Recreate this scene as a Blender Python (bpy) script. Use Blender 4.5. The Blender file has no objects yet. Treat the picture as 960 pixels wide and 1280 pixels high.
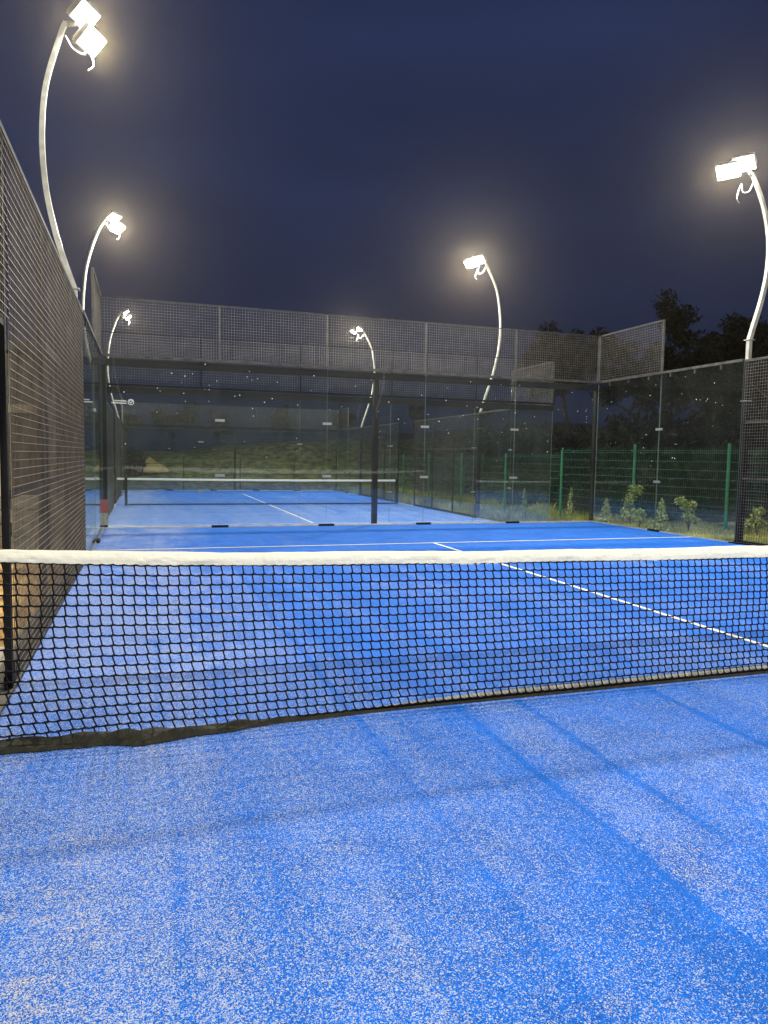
import bpy, math, random
from mathutils import Vector, Matrix, noise
S = bpy.context.scene
COL = S.collection
R = random.Random(7)
PI = math.pi

# ---------------------------------------------------------------- camera
cam_d = bpy.data.cameras.new('camera')
cam = bpy.data.objects.new('camera', cam_d); COL.objects.link(cam); S.camera = cam
YAW, PIT, ROL, FPX = 0.3199, -0.0755, 0.0167, 902.4
d = Vector((math.sin(YAW)*math.cos(PIT), math.cos(YAW)*math.cos(PIT), math.sin(PIT)))
r0 = Vector((math.cos(YAW), -math.sin(YAW), 0)); u0 = r0.cross(d)
r = r0*math.cos(ROL)+u0*math.sin(ROL); u = -r0*math.sin(ROL)+u0*math.cos(ROL)
M = Matrix((r, u, -d)).transposed().to_4x4(); M.translation = (-4.2965, -3.4871, 1.3295)
cam.matrix_world = M
cam_d.sensor_fit = 'VERTICAL'; cam_d.sensor_height = 36; cam_d.lens = FPX/1280*36
cam_d.clip_start = 0.05; cam_d.clip_end = 2000

# ---------------------------------------------------------------- night sky
W = bpy.data.worlds.new('World'); S.world = W; W.use_nodes = True
nt = W.node_tree; N = nt.nodes; L = nt.links
bg = N['Background']; bg.inputs[1].default_value = 1.0
tc = N.new('ShaderNodeTexCoord'); sep = N.new('ShaderNodeSeparateXYZ'); L.new(tc.outputs['Generated'], sep.inputs[0])
cr = N.new('ShaderNodeValToRGB'); L.new(sep.outputs[2], cr.inputs[0])
e = cr.color_ramp.elements
e[0].position = 0.0; e[0].color = (.0105, .0145, .036, 1)
e[1].position = 1.0; e[1].color = (.014, .024, .072, 1)
for pos, c in ((.12, (.013, .0195, .050, 1)), (.35, (.0175, .027, .074, 1)), (.6, (.017, .027, .076, 1))):
    k = e.new(pos); k.color = c
mp = N.new('ShaderNodeMapping'); mp.inputs['Scale'].default_value = (1.2, 1.2, 5); L.new(tc.outputs['Generated'], mp.inputs[0])
nz = N.new('ShaderNodeTexNoise'); nz.inputs['Scale'].default_value = 1.6; nz.inputs['Detail'].default_value = 5; L.new(mp.outputs[0], nz.inputs[0])
mr = N.new('ShaderNodeMapRange'); mr.inputs[1].default_value = .3; mr.inputs[2].default_value = .75; mr.inputs[3].default_value = .80; mr.inputs[4].default_value = 1.2
L.new(nz.outputs[0], mr.inputs[0])
mx = N.new('ShaderNodeMixRGB'); mx.blend_type = 'MULTIPLY'; mx.inputs[0].default_value = 1
L.new(cr.outputs[0], mx.inputs[1]); L.new(mr.outputs[0], mx.inputs[2]); L.new(mx.outputs[0], bg.inputs[0])

S.view_settings.view_transform = 'Standard'; S.view_settings.look = 'None'
S.view_settings.exposure = 0; S.view_settings.gamma = 1
S.render.engine = 'CYCLES'
S.cycles.use_denoising = True
S.cycles.max_bounces = 6; S.cycles.diffuse_bounces = 2; S.cycles.glossy_bounces = 3
S.cycles.transparent_max_bounces = 40
S.cycles.caustics_reflective = False; S.cycles.caustics_refractive = False
LAMP_W = 465            # watts of each floodlight's area lamp

# ---------------------------------------------------------------- materials
def mat(name, col, rough=.6, metal=0, vary=.15, scale=8, bump=0, bscale=60, spec=.5, col2=None, emis=None, stretch=None):
    m = bpy.data.materials.new(name); m.use_nodes = True
    n = m.node_tree.nodes; l = m.node_tree.links; b = n['Principled BSDF']
    b.inputs['Roughness'].default_value = rough; b.inputs['Metallic'].default_value = metal
    b.inputs['Specular IOR Level'].default_value = spec
    t = n.new('ShaderNodeTexCoord'); src = t.outputs['Object']
    if stretch:
        q = n.new('ShaderNodeMapping'); q.inputs['Scale'].default_value = stretch; l.new(src, q.inputs[0]); src = q.outputs[0]
    z = n.new('ShaderNodeTexNoise'); z.inputs['Scale'].default_value = scale; z.inputs['Detail'].default_value = 5; l.new(src, z.inputs[0])
    c = n.new('ShaderNodeValToRGB'); l.new(z.outputs[0], c.inputs[0])
    c.color_ramp.elements[0].position = .32; c.color_ramp.elements[1].position = .68
    lo = [x*(1-vary) for x in col]; hi = [min(1, x*(1+vary)) for x in (col2 or col)]
    c.color_ramp.elements[0].color = (*lo, 1); c.color_ramp.elements[1].color = (*hi, 1)
    l.new(c.outputs[0], b.inputs['Base Color'])
    if bump:
        z2 = n.new('ShaderNodeTexNoise'); z2.inputs['Scale'].default_value = bscale; z2.inputs['Detail'].default_value = 4; l.new(src, z2.inputs[0])
        bp = n.new('ShaderNodeBump'); bp.inputs['Strength'].default_value = bump; bp.inputs['Distance'].default_value = .02
        l.new(z2.outputs[0], bp.inputs['Height']); l.new(bp.outputs[0], b.inputs['Normal'])
    if emis:
        b.inputs['Emission Color'].default_value = (*emis[0], 1); b.inputs['Emission Strength'].default_value = emis[1]
    return m

MT = {}
MT['steel'] = mat('black_powder_coat', (.006, .006, .0065), .6, 0, .3, 14, spec=.18)
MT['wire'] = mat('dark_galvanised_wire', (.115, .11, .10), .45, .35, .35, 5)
MT['wire_lit'] = mat('lamplit_fence_wire', (.17, .142, .10), .5, .2, .35, 5)  # lighter, warmer copy of the wire: lamplight on the left fence put into colour
MT['rail'] = mat('weathered_rail', (.05, .05, .045), .6, 0, .5, 6, spec=.2)
MT['galv'] = mat('galvanised_mast', (.34, .34, .30), .45, .2, .25, 9, .1, 30)
MT['clip'] = mat('stainless_clip', (.20, .21, .205), .5, .4, .1, 30)
MT['cord'] = mat('black_net_cord', (.006, .006, .006), .9, 0, .3, 60, spec=.12)
MT['hem'] = mat('dark_olive_hem', (.013, .013, .008), .75, 0, .5, 18, .6, 50, spec=.25)
MT['hem_light'] = mat('sandy_hem_tape', (.30, .29, .24), .8, 0, .3, 25, .3, 60)
MT['line'] = mat('pale_line_turf', (.66, .66, .56), .9, 0, .22, 60, .4, 400)
MT['channel'] = mat('grey_channel', (.36, .37, .36), .5, .3, .2, 6)
MT['concrete'] = mat('pale_concrete', (.42, .39, .30), .9, 0, .25, 3, .3, 30)
MT['sand'] = mat('orange_sand_soil', (.30, .15, .035), .95, 0, .45, 3.5, .8, 12, col2=(.42, .26, .08))
MT['soil'] = mat('dark_soil', (.035, .03, .022), .95, 0, .5, .8, .8, 4)
MT['bank'] = mat('grassy_bank', (.08, .084, .034), .95, 0, .5, 2.5, .8, 8, col2=(.145, .148, .06))
MT['grass'] = mat('grass_blades', (.12, .17, .04), .8, 0, .5, 1.2, col2=(.36, .37, .09))
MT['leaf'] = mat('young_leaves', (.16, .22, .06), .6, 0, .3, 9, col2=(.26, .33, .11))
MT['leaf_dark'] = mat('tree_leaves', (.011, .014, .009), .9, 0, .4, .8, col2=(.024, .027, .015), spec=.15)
MT['bark'] = mat('bark', (.06, .045, .03), .9, 0, .4, 6, .5, 20)
MT['green'] = mat('green_powder_coat', (.015, .16, .075), .4, 0, .2, 10)
MT['green_wire'] = mat('green_fence_wire', (.018, .10, .06), .5, 0, .2, 10)
MT['plank'] = mat('weathered_plank', (.05, .036, .022), .85, 0, .5, 4, .5, 30, col2=(.10, .075, .05), stretch=(9, 9, .6))
MT['beam'] = mat('sun_bleached_beam', (.27, .22, .14), .85, 0, .4, 5, .4, 20)
MT['cream'] = mat('cream_paint', (.55, .50, .36), .7, 0, .12, 3, .1, 20)
MT['block'] = mat('concrete_block', (.30, .27, .20), .9, 0, .35, 5, .5, 25)
MT['roof'] = mat('roof_sheet', (.05, .045, .04), .6, .2, .3, 4)
MT['heap'] = mat('sand_heap', (.34, .26, .11), .95, 0, .3, 3, .6, 12)
MT['red'] = mat('red_tape', (.30, .035, .018), .6, 0, .2, 20)
MT['speck'] = mat('chalky_specks', (.8, .8, .76), .7, 0, .05, 20)
MT['sticker'] = mat('white_sticker', (.62, .62, .60), .6, 0, .05, 20)
MT['housing'] = mat('lamp_housing', (.22, .22, .22), .4, .6, .2, 12)
MT['cable'] = mat('pale_cable', (.22, .21, .19), .5, 0, .1, 20)
MT['edge'] = mat('glass_edge', (.14, .19, .165), .25, 0, .15, 6)
MT['lens'] = mat('lit_lens', (.9, .9, .85), .3, 0, .02, 4, emis=((1, .93, .74), 28))

def glass_mat():
    m = bpy.data.materials.new('toughened_glass'); m.use_nodes = True
    n = m.node_tree.nodes; l = m.node_tree.links; n.remove(n['Principled BSDF']); out = n['Material Output']
    tr = n.new('ShaderNodeBsdfTransparent'); tr.inputs[0].default_value = (.935, .958, .945, 1)
    gl = n.new('ShaderNodeBsdfGlossy'); gl.inputs['Roughness'].default_value = .012; gl.inputs[0].default_value = (.93, .97, .96, 1)
    lw = n.new('ShaderNodeLayerWeight'); lw.inputs[0].default_value = .5
    pw = n.new('ShaderNodeMath'); pw.operation = 'POWER'; pw.inputs[1].default_value = 4.2; l.new(lw.outputs['Facing'], pw.inputs[0])
    ma = n.new('ShaderNodeMath'); ma.operation = 'MULTIPLY_ADD'; ma.inputs[1].default_value = .75; ma.inputs[2].default_value = .038; l.new(pw.outputs[0], ma.inputs[0])
    mx = n.new('ShaderNodeMixShader'); l.new(ma.outputs[0], mx.inputs[0]); l.new(tr.outputs[0], mx.inputs[1]); l.new(gl.outputs[0], mx.inputs[2])
    # thin film of dust, streaked and spotted
    tc = n.new('ShaderNodeTexCoord')
    z = n.new('ShaderNodeTexNoise'); z.inputs['Scale'].default_value = 1.1; z.inputs['Detail'].default_value = 6; l.new(tc.outputs['Object'], z.inputs[0])
    z2 = n.new('ShaderNodeTexNoise'); z2.inputs['Scale'].default_value = 22; z2.inputs['Detail'].default_value = 3; l.new(tc.outputs['Object'], z2.inputs[0])
    r1 = n.new('ShaderNodeMapRange'); r1.inputs[1].default_value = .35; r1.inputs[2].default_value = .75; r1.inputs[3].default_value = .003; r1.inputs[4].default_value = .016; l.new(z.outputs[0], r1.inputs[0])
    r2 = n.new('ShaderNodeMapRange'); r2.inputs[1].default_value = .66; r2.inputs[2].default_value = .78; r2.inputs[3].default_value = 0; r2.inputs[4].default_value = .05; l.new(z2.outputs[0], r2.inputs[0])
    ad = n.new('ShaderNodeMath'); ad.operation = 'ADD'; l.new(r1.outputs[0], ad.inputs[0]); l.new(r2.outputs[0], ad.inputs[1])
    df = n.new('ShaderNodeBsdfDiffuse'); df.inputs[0].default_value = (.5, .53, .47, 1)
    m2 = n.new('ShaderNodeMixShader'); l.new(ad.outputs[0], m2.inputs[0]); l.new(mx.outputs[0], m2.inputs[1]); l.new(df.outputs[0], m2.inputs[2])
    l.new(m2.outputs[0], out.inputs[0])
    return m
MT['glass'] = glass_mat()

SEAMS = [(-4.22, .02), (-3.28, .018), (-2.72, .015), (-2.35, .018), (-1.5, .02), (-.55, .015), (.9, .02), (2.6, .02)]
def turf_mat(name, far=False):
    m = bpy.data.materials.new(name); m.use_nodes = True
    n = m.node_tree.nodes; l = m.node_tree.links; b = n['Principled BSDF']
    b.inputs['Roughness'].default_value = .85; b.inputs['Specular IOR Level'].default_value = .12
    tc = n.new('ShaderNodeTexCoord'); P = tc.outputs['Object']
    def math_(op, a, bb, clamp=False):
        x = n.new('ShaderNodeMath'); x.operation = op; x.use_clamp = clamp
        for i, v in enumerate((a, bb)):
            if v is None: continue
            if isinstance(v, (int, float)): x.inputs[i].default_value = v
            else: l.new(v, x.inputs[i])
        return x.outputs[0]
    def ns(scale, detail, st=(1, 1, 1), loc=(0, 0, 0), rough=.5, dist=0, rot=0):
        q = n.new('ShaderNodeMapping'); q.inputs['Scale'].default_value = st; q.inputs['Location'].default_value = loc; q.inputs['Rotation'].default_value = (0, 0, rot); l.new(P, q.inputs[0])
        z = n.new('ShaderNodeTexNoise'); z.inputs['Scale'].default_value = scale; z.inputs['Detail'].default_value = detail
        z.inputs['Roughness'].default_value = rough; z.inputs['Distortion'].default_value = dist; l.new(q.outputs[0], z.inputs[0]); return z.outputs[0]
    def mr(v, a, bb, c, dd, smooth=False):
        x = n.new('ShaderNodeMapRange'); l.new(v, x.inputs[0])
        if smooth: x.interpolation_type = 'SMOOTHSTEP'
        for i, q in enumerate((a, bb, c, dd)): x.inputs[i+1].default_value = q
        return x.outputs[0]
    sp = n.new('ShaderNodeSeparateXYZ'); l.new(P, sp.inputs[0]); X, Y = sp.outputs[0], sp.outputs[1]
    blot = ns(.75, 5, (1, .8, 1), (3.3, 1.7, 0), .6, .4)
    strk = ns(1.0, 3, (2.6, .16, 1), (0.4, .2, 0), .55, .15, -.06)           # brushed along the court
    swirl = ns(1.6, 4, (1.0, .7, 1), (9, 4, 0), .6, 1.6)
    cov = math_('ADD', mr(blot, .36, .68, .07, .30), mr(strk, .38, .66, -.05, .20))
    cov = math_('ADD', cov, mr(swirl, .56, .72, 0, .16))
    # sand drifts towards the side walls, is combed off the middle
    left = mr(X, -4.9, -2.9, .34, 0, True)
    cov = math_('ADD', cov, left)
    near = mr(Y, 2.0, -1.6, 0.0, .10, True)
    cov = math_('ADD', cov, near)
    farr = mr(Y, 4.0, 7.0, 0, .17, True)
    cov = math_('SUBTRACT', cov, farr)
    cov = math_('SUBTRACT', cov, math_('MULTIPLY', mr(Y, -.8, 1.2, 0, 1, True), mr(X, -4.2, -2.8, 0, .13, True)))
    drift = math_('MULTIPLY', math_('MULTIPLY', mr(X, -3.0, -4.1, 0, 1, True), mr(Y, .0, 1.6, 0, 1, True)), mr(swirl, .38, .62, .02, .55, True))
    cov = math_('ADD', cov, drift)
    warm = math_('MULTIPLY', math_('MULTIPLY', mr(X, -4.2, -4.75, 0, 1, True), mr(Y, -.6, -1.1, 0, 1, True)), mr(ns(4.5, 3, (1, 2, 1), (1, 9, 0), .6, .6), .50, .66, 0, 1, True))
    cov = math_('ADD', cov, math_('MULTIPLY', warm, .6))
    # joints between the turf rolls: thin combed lines with sand drifted beside them
    wob = math_('MULTIPLY', math_('SUBTRACT', ns(.5, 2, (.3, 1, 1), (4, 4, 0)), .5), .16)
    Xw = math_('ADD', X, wob)
    fade = mr(ns(.9, 2, (1, .5, 1), (6, 1, 0)), .35, .6, .35, 1)
    for sx, sw in (() if far else SEAMS):
        dd = math_('ABSOLUTE', math_('SUBTRACT', Xw, sx), None)
        cov = math_('SUBTRACT', cov, math_('MULTIPLY', mr(dd, sw*.5, sw*1.7, .24, 0, True), fade))
        side_ = mr(math_('ABSOLUTE', math_('SUBTRACT', Xw, sx+.10), None), .02, .09, .07, 0, True)
        cov = math_('ADD', cov, side_)
    if not far:
        ln = math_('MULTIPLY', mr(math_('ABSOLUTE', math_('ADD', Xw, 3.64), None), .012, .035, .22, 0, True), mr(Y, -1.3, -1.6, 0, 1, True))
        cov = math_('ADD', cov, ln)
    if far: cov = math_('ADD', cov, .10)  # far turf paled with extra grain: sky reflection put into its colour
    cov = math_('MAXIMUM', math_('MINIMUM', cov, .85), .03)
    # each grain of infill is a tiny cell of its own with its own tone
    def cells(scale, loc):
        q = n.new('ShaderNodeMapping'); q.inputs['Scale'].default_value = (1, 1, 1); q.inputs['Location'].default_value = loc; l.new(P, q.inputs[0])
        vo = n.new('ShaderNodeTexVoronoi'); vo.feature = 'F1'; vo.inputs['Scale'].default_value = scale; l.new(q.outputs[0], vo.inputs['Vector'])
        sc = n.new('ShaderNodeSeparateColor'); l.new(vo.outputs['Color'], sc.inputs[0]); return sc.outputs[0], sc.outputs[1]
    c1, t1 = cells(370, (0, 0, 0)); c2, t2 = cells(250, (3, 5, 1))
    clump = mr(ns(38, 3, (1, .7, 1)), .3, .7, -.22, .22)
    pp = math_('MAXIMUM', math_('ADD', math_('MULTIPLY', cov, .92), math_('MULTIPLY', clump, math_('ADD', cov, .1))), .02)
    m1 = mr(math_('SUBTRACT', math_('MULTIPLY', pp, .50), c1), -.01, .02, 0, 1)
    m2 = mr(math_('SUBTRACT', math_('MULTIPLY', pp, .20), c2), -.01, .02, 0, 1)
    mask = math_('MAXIMUM', math_('MULTIPLY', m1, mr(t1, 0, 1, .45, 1)), math_('MULTIPLY', m2, mr(t2, 0, 1, .6, 1)))
    fib = ns(420, 2, (1, .35, 1), (1, 2, 3))
    blue = n.new('ShaderNodeValToRGB'); l.new(math_('ADD', math_('MULTIPLY', fib, .6), math_('MULTIPLY', t1, .4)), blue.inputs[0])
    blue.color_ramp.elements[0].position = .3; blue.color_ramp.elements[0].color = (.003, .046, .27, 1)
    blue.color_ramp.elements[1].position = .72; blue.color_ramp.elements[1].color = (.010, .160, .68, 1)
    mot = ns(3.2, 4, (1, 1, 1), (2, 8, 0), .6)
    bm = n.new('ShaderNodeMixRGB'); bm.blend_type = 'MULTIPLY'; bm.inputs[0].default_value = 1
    l.new(blue.outputs[0], bm.inputs[1]); l.new(mr(mot, .3, .7, .82, 1.12), bm.inputs[2])
    sand = n.new('ShaderNodeMixRGB'); sand.inputs[1].default_value = (.50, .52, .50, 1); sand.inputs[2].default_value = (.72, .62, .32, 1)
    l.new(math_('MAXIMUM', warm, mr(ns(1.9, 4, (1, .8, 1), (7, 3, 0)), .60, .74, 0, .6)), sand.inputs[0])
    mixc = n.new('ShaderNodeMixRGB'); l.new(math_('MULTIPLY', mask, .74), mixc.inputs[0]); l.new(bm.outputs[0], mixc.inputs[1]); l.new(sand.outputs[0], mixc.inputs[2])
    l.new(mixc.outputs[0], b.inputs['Base Color'])
    bp = n.new('ShaderNodeBump'); bp.inputs['Strength'].default_value = .5; bp.inputs['Distance'].default_value = .006
    l.new(fib, bp.inputs['Height']); l.new(bp.outputs[0], b.inputs['Normal'])
    return m
MT['turf'] = turf_mat('blue_turf'); MT['turf2'] = turf_mat('blue_turf_paled', True)

# ---------------------------------------------------------------- helpers
class MB:
    def __init__(s): s.v = []; s.f = []; s.mi = []
    def quad(s, a, b, c, d_, mi=0):
        k = len(s.v); s.v += [a, b, c, d_]; s.f.append((k, k+1, k+2, k+3)); s.mi.append(mi); return s
    def box(s, c, size, rot=None, mi=0, faces=None):
        k = len(s.v); hx, hy, hz = size[0]/2, size[1]/2, size[2]/2
        for x, y, z in ((-hx,-hy,-hz),(hx,-hy,-hz),(hx,hy,-hz),(-hx,hy,-hz),(-hx,-hy,hz),(hx,-hy,hz),(hx,hy,hz),(-hx,hy,hz)):
            p = Vector((x, y, z))
            if rot is not None: p = rot @ p
            s.v.append((p.x+c[0], p.y+c[1], p.z+c[2]))
        F = ((0,3,2,1),(4,5,6,7),(0,1,5,4),(2,3,7,6),(1,2,6,5),(3,0,4,7))
        for j, f in enumerate(F):
            s.f.append(tuple(k+i for i in f)); s.mi.append(faces[j] if faces else mi)
        return s
    def tube(s, pts, rad, n=6, cap=True, mi=0, square=False):
        pts = [Vector(p) for p in pts]; k0 = len(s.v); m = len(pts)
        rads = rad if isinstance(rad, (list, tuple)) else [rad]*m
        a0 = PI/4 if square else 0
        t0 = (pts[1]-pts[0]).normalized()
        ref = Vector((0, 1, 0)) if abs(t0.y) < .9 else Vector((0, 0, 1))
        for i, p in enumerate(pts):
            t = ((pts[min(i+1, m-1)]-pts[max(i-1, 0)])).normalized()
            x = t.cross(ref).normalized(); y = x.cross(t)
            for j in range(n):
                a = a0+2*PI*j/n; q = p+(x*math.cos(a)+y*math.sin(a))*rads[i]; s.v.append((q.x, q.y, q.z))
        for i in range(m-1):
            for j in range(n):
                a = k0+i*n+j; b = k0+i*n+(j+1) % n
                s.f.append((a, b, b+n, a+n)); s.mi.append(mi)
        if cap:
            s.f.append(tuple(k0+j for j in range(n))[::-1]); s.f.append(tuple(k0+(m-1)*n+j for j in range(n))); s.mi += [mi, mi]
        return s
    def mesh(s, name, mats):
        me = bpy.data.meshes.new(name); me.from_pydata(s.v, [], s.f)
        for m in (mats if isinstance(mats, (list, tuple)) else [mats]): me.materials.append(MT[m] if isinstance(m, str) else m)
        if any(s.mi): me.polygons.foreach_set('material_index', s.mi)
        me.update(); return me
    def build(s, name, mats, parent=None, smooth=False):
        me = s.mesh(name, mats)
        if smooth: me.polygons.foreach_set('use_smooth', [True]*len(me.polygons))
        return link(name, me, parent)

def link(name, data, parent=None, loc=None):
    o = bpy.data.objects.new(name, data); COL.objects.link(o)
    if parent: o.parent = parent
    if loc: o.location = loc
    return o
def tag(o, label=None, cat=None, group=None, kind=None):
    if label: o['label'] = label
    if cat: o['category'] = cat
    if group: o['group'] = group
    if kind: o['kind'] = kind
    return o
def thing(name, label, cat, loc=(0, 0, 0), group=None, rz=0):
    o = link(name, None, None, loc); o.rotation_euler = (0, 0, rz); return tag(o, label, cat, group)
def rel(o, *pts):
    return [tuple(a-b for a, b in zip(p, o.location)) for p in pts]

_wc = {}
def wire_mesh(w, h, pitch=.05, wd=.0045, key='wire', hs=1, vd=None):
    """welded mesh panel in the local XZ plane, origin at its lower left corner (shared between alike panels)"""
    k = (round(w, 3), round(h, 3), pitch, wd, key, hs); vd = vd or wd
    if k in _wc: return _wc[k]
    m = MB(); nx = max(1, round(w/pitch)); nz = max(1, round(h/pitch))
    for i in range(nx+1):
        x = i*w/nx; m.tube([(x, 0, 0), (x, 0, h)], vd*.64, 4, False, square=True)
    for j in range(nz+1):
        z = j*h/nz; m.tube([(0, hs*wd, z), (w, hs*wd, z)], wd*.64, 4, False, square=True)
    _wc[k] = m.mesh('mesh_panel', key); return _wc[k]
_pc = {}
def pane_mesh(w, h, t=.012):
    k = (w, h)
    if k not in _pc:
        _pc[k] = MB().box((w/2, 0, h/2), (w, t, h), faces=(1, 1, 0, 0, 1, 1)).mesh('glass_pane', ['glass', 'edge'])
    return _pc[k]
CLIP = None
def clip_mesh():
    global CLIP
    if CLIP is None:
        m = MB().box((0, 0, 0), (.17, .034, .045))
        for sx in (-.055, .055): m.tube([(sx, -.022, 0), (sx, .022, 0)], .010, 8)
        CLIP = m.mesh('clip', 'clip')
    return CLIP
FOOT = MB().box((0, 0, .02), (.30, .05, .04)).mesh('floor_clamp', 'steel')

CS = [1]
def end_wall(ox, oy, oz, sgn, label, group, sticker=False, extra_posts=True, rk='rail'):
    """ten metre glass end wall, glass to 3 m and welded mesh to 4 m; sgn=+1 far end, -1 near end"""
    t = thing('glass_wall', label, 'glass wall', (ox, oy, oz), group)
    out = sgn
    for i in range(5):
        x = -5+2*i
        p = link('glass_pane', pane_mesh(1.99, 2.93), t, (x+.005, 0, .05))
        if sticker and i == 0:
            s = MB(); cx, cz, rr = .47, 2.17, .052
            for a in range(28):
                a0, a1 = 2*PI*a/28, 2*PI*(a+1)/28
                s.quad(*[(cx+q*math.cos(b), -.0085, cz+q*math.sin(b)) for q, b in ((rr, a0), (rr, a1), (rr*.8, a1), (rr*.8, a0))])
            for (x0, z0, x1, z1) in ((-.03, .012, -.004, -.022), (-.004, -.022, .032, .024), (-.028, .03, .03, .03)):
                dx, dz = x1-x0, z1-z0; ln = math.hypot(dx, dz); nx_, nz_ = -dz/ln*.006, dx/ln*.006
                s.quad(*[(cx+a, -.0085, cz+b) for a, b in ((x0-nx_, z0-nz_), (x1-nx_, z1-nz_), (x1+nx_, z1+nz_), (x0+nx_, z0+nz_))])
            rr_ = random.Random(3)
            x0 = .20
            while x0 < .40:                                   # worn lettering, too small to read
                w = rr_.uniform(.008, .016); h = rr_.uniform(.018, .026)
                s.quad((x0, -.0085, cz+.004), (x0+w, -.0085, cz+.004), (x0+w, -.0085, cz+.004+h), (x0, -.0085, cz+.004+h)); x0 += w+.006
            s.quad((.15, -.0085, cz-.030), (.40, -.0085, cz-.030), (.40, -.0085, cz-.016), (.15, -.0085, cz-.016))
            s.build('sticker', 'sticker', p)
        o = link('mesh_panel', wire_mesh(1.98, .93), t, (x+.01, 0, 3.045))
    for i in range(6):
        x = -5+2*i
        MB().box((x, out*.03, 3.5), (.03, .03, 1.0)).build('mesh_post', rk, t)
        if 0 < i < 5:
            for z in (.95, 1.95): link('clip', clip_mesh(), t, (x, 0, z)).scale = (CS[0], 1, CS[0])
            link('floor_clamp', FOOT, t, (x, -sgn*.03, .0))
    MB().box((0, 0, 3.012), (10.06, .05, .04)).build('rail', rk, t)
    MB().box((0, 0, 3.995), (10.06, .016, .016)).build('top_rail', rk, t)
    MB().box((0, out*.085, 2.90), (9.9, .08, .12)).build('beam', 'steel', t)
    MB().box((0, 0, .014), (9.98, .035, .028)).build('base_channel', 'channel', t)
    for x in (-4.965, 0, 5.0) if extra_posts else ():
        w = .098 if abs(x) < 1 else (.07 if x < 0 else .045)
        MB().box((x, out*.10, 1.42), (w, .10, 2.86)).build('post', 'steel', t)
    return t

def corner_wall(ox, oy, oz, side, sgn, label, group):
    """four metres of side glass from the end wall, mesh above the outer two metres; local X runs along world Y"""
    t = thing('side_glass_wall', label, 'glass wall', (ox+side*5, oy, oz), group, PI/2)
    for i in range(2):
        y0 = (6+2*i) if sgn > 0 else (-8-2*i)
        p = link('glass_pane', pane_mesh(1.985, 2.93), t, (y0+.008, 0, .05))
    y0 = 8 if sgn > 0 else -10
    link('mesh_panel', wire_mesh(1.97, .93), t, (y0+.01, 0, 3.045))
    for y in ((8, 10) if sgn > 0 else (-8, -10)):
        yy = y-math.copysign(.03, y) if abs(y) == 10 else y
        MB().box((yy, 0, 3.5), (.035, .035, 1.0)).build('mesh_post', 'rail', t)
    yc = 8*sgn
    MB().box((yc, 0, 3.012), (3.94, .045, .045)).build('rail', 'rail', t)
    MB().box((9*sgn, 0, 3.995), (1.92, .025, .025)).build('top_rail', 'rail', t)
    MB().box((yc, 0, .012), (3.9, .03, .024)).build('base_channel', 'channel', t)
    for z in (.95, 1.95):
        link('clip', clip_mesh(), t, (8*sgn, 0, z))
    link('floor_clamp', FOOT, t, (8*sgn, side*.03, 0))
    for q in range(6): MB().box((sgn*(6.5+q*.62), 0, 2.95), (.035, .03, .07)).build('hanger', 'rail', t)
    MB().box((6*sgn, -side*.06, 1.5), (.07, .08, 3.0)).build('post', 'steel', t)
    return t

def side_fence(ox, oy, oz, side, y0, y1, posts, label, group, rails=(1.08, 2.0), lit=True, low=None):
    t = thing('mesh_fence', label, 'mesh fence', (ox+side*5, oy, oz), group, PI/2)
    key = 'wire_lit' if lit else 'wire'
    for a, b in zip(posts[:-1], posts[1:]):
        if low and low[0] <= a < low[1]:
            link('mesh_panel', wire_mesh(round(b-a, 3), .93, key=key, hs=side, vd=.0044 if lit else None, wd=.0052 if lit else .0045), t, (a, 0, 2.05))
        else:
            link('mesh_panel', wire_mesh(round(b-a, 3), 2.95, key=key, hs=side, vd=.0044 if lit else None, wd=.0052 if lit else .0045), t, (a, 0, .03))
            for z in rails[:1] if lit else rails:
                MB().box(((a+b)/2, -side*.035, z), (b-a-.06, .03, .04)).build('rail', 'steel' if lit else 'rail', t)
    for y in posts:
        MB().box((y, -side*.031, 1.5), (.055, .036, 3.0)).build('post', 'steel', t)
    MB().box(((y0+y1)/2, 0, 3.0), (y1-y0, .03, .03)).build('top_rail', 'rail', t)
    if low:
        MB().box(((low[0]+low[1])/2, -side*.045, 2.03), (low[1]-low[0]-.06, .06, .055)).build('door_lintel', 'steel', t)
    segs = [(y0, y1)] if not low else [q for q in ((y0, low[0]), (low[1], y1)) if q[1]-q[0] > .1]
    for a, b in segs: MB().box(((a+b)/2, -side*.04, .03), (b-a, .04, .06)).build('base_rail', 'steel', t)
    return t

# ---------------------------------------------------------------- ground
OX, OY, OZ = -.2353, 21.4393, -.3719        # centre of the second court
def sst(a, b, x):
    t = min(1, max(0, (x-a)/(b-a))); return t*t*(3-2*t)
def ground_z(x, y):
    z = -.16-.35*sst(10, 13.5, y)
    if x < -5: z += .06*sst(9, 3, y)+.12*sst(-5.6, -6.6, x)*sst(2.6, 5, y)
    if -5.3 < x < 5.3 and -10.4 < y < 10.3: z = -.62
    if -5.5 < x < 5.2 and 10.9 < y < 31.7: z = -.85
    z += 3.0*sst(34.5, 42, y)*(.75+.25*math.sin(x*.13))*(1 if abs(x) < 400 else 1)
    z += 2.6*sst(13, 26, x)*sst(-40, 5, y)*.9
    z += noise.noise(Vector((x*.35, y*.35, 0)))*(.05 if abs(x) < 9 and y < 34 else .35)
    return z
def axis(lo, hi, fine_lo, fine_hi, fs, cs):
    a = []; x = fine_lo
    while x <= fine_hi: a.append(x); x += fs
    s = cs
    while a[0] > lo: a.insert(0, a[0]-s); s *= 1.35
    s = cs
    while a[-1] < hi: a.append(a[-1]+s); s *= 1.35
    return a
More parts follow.
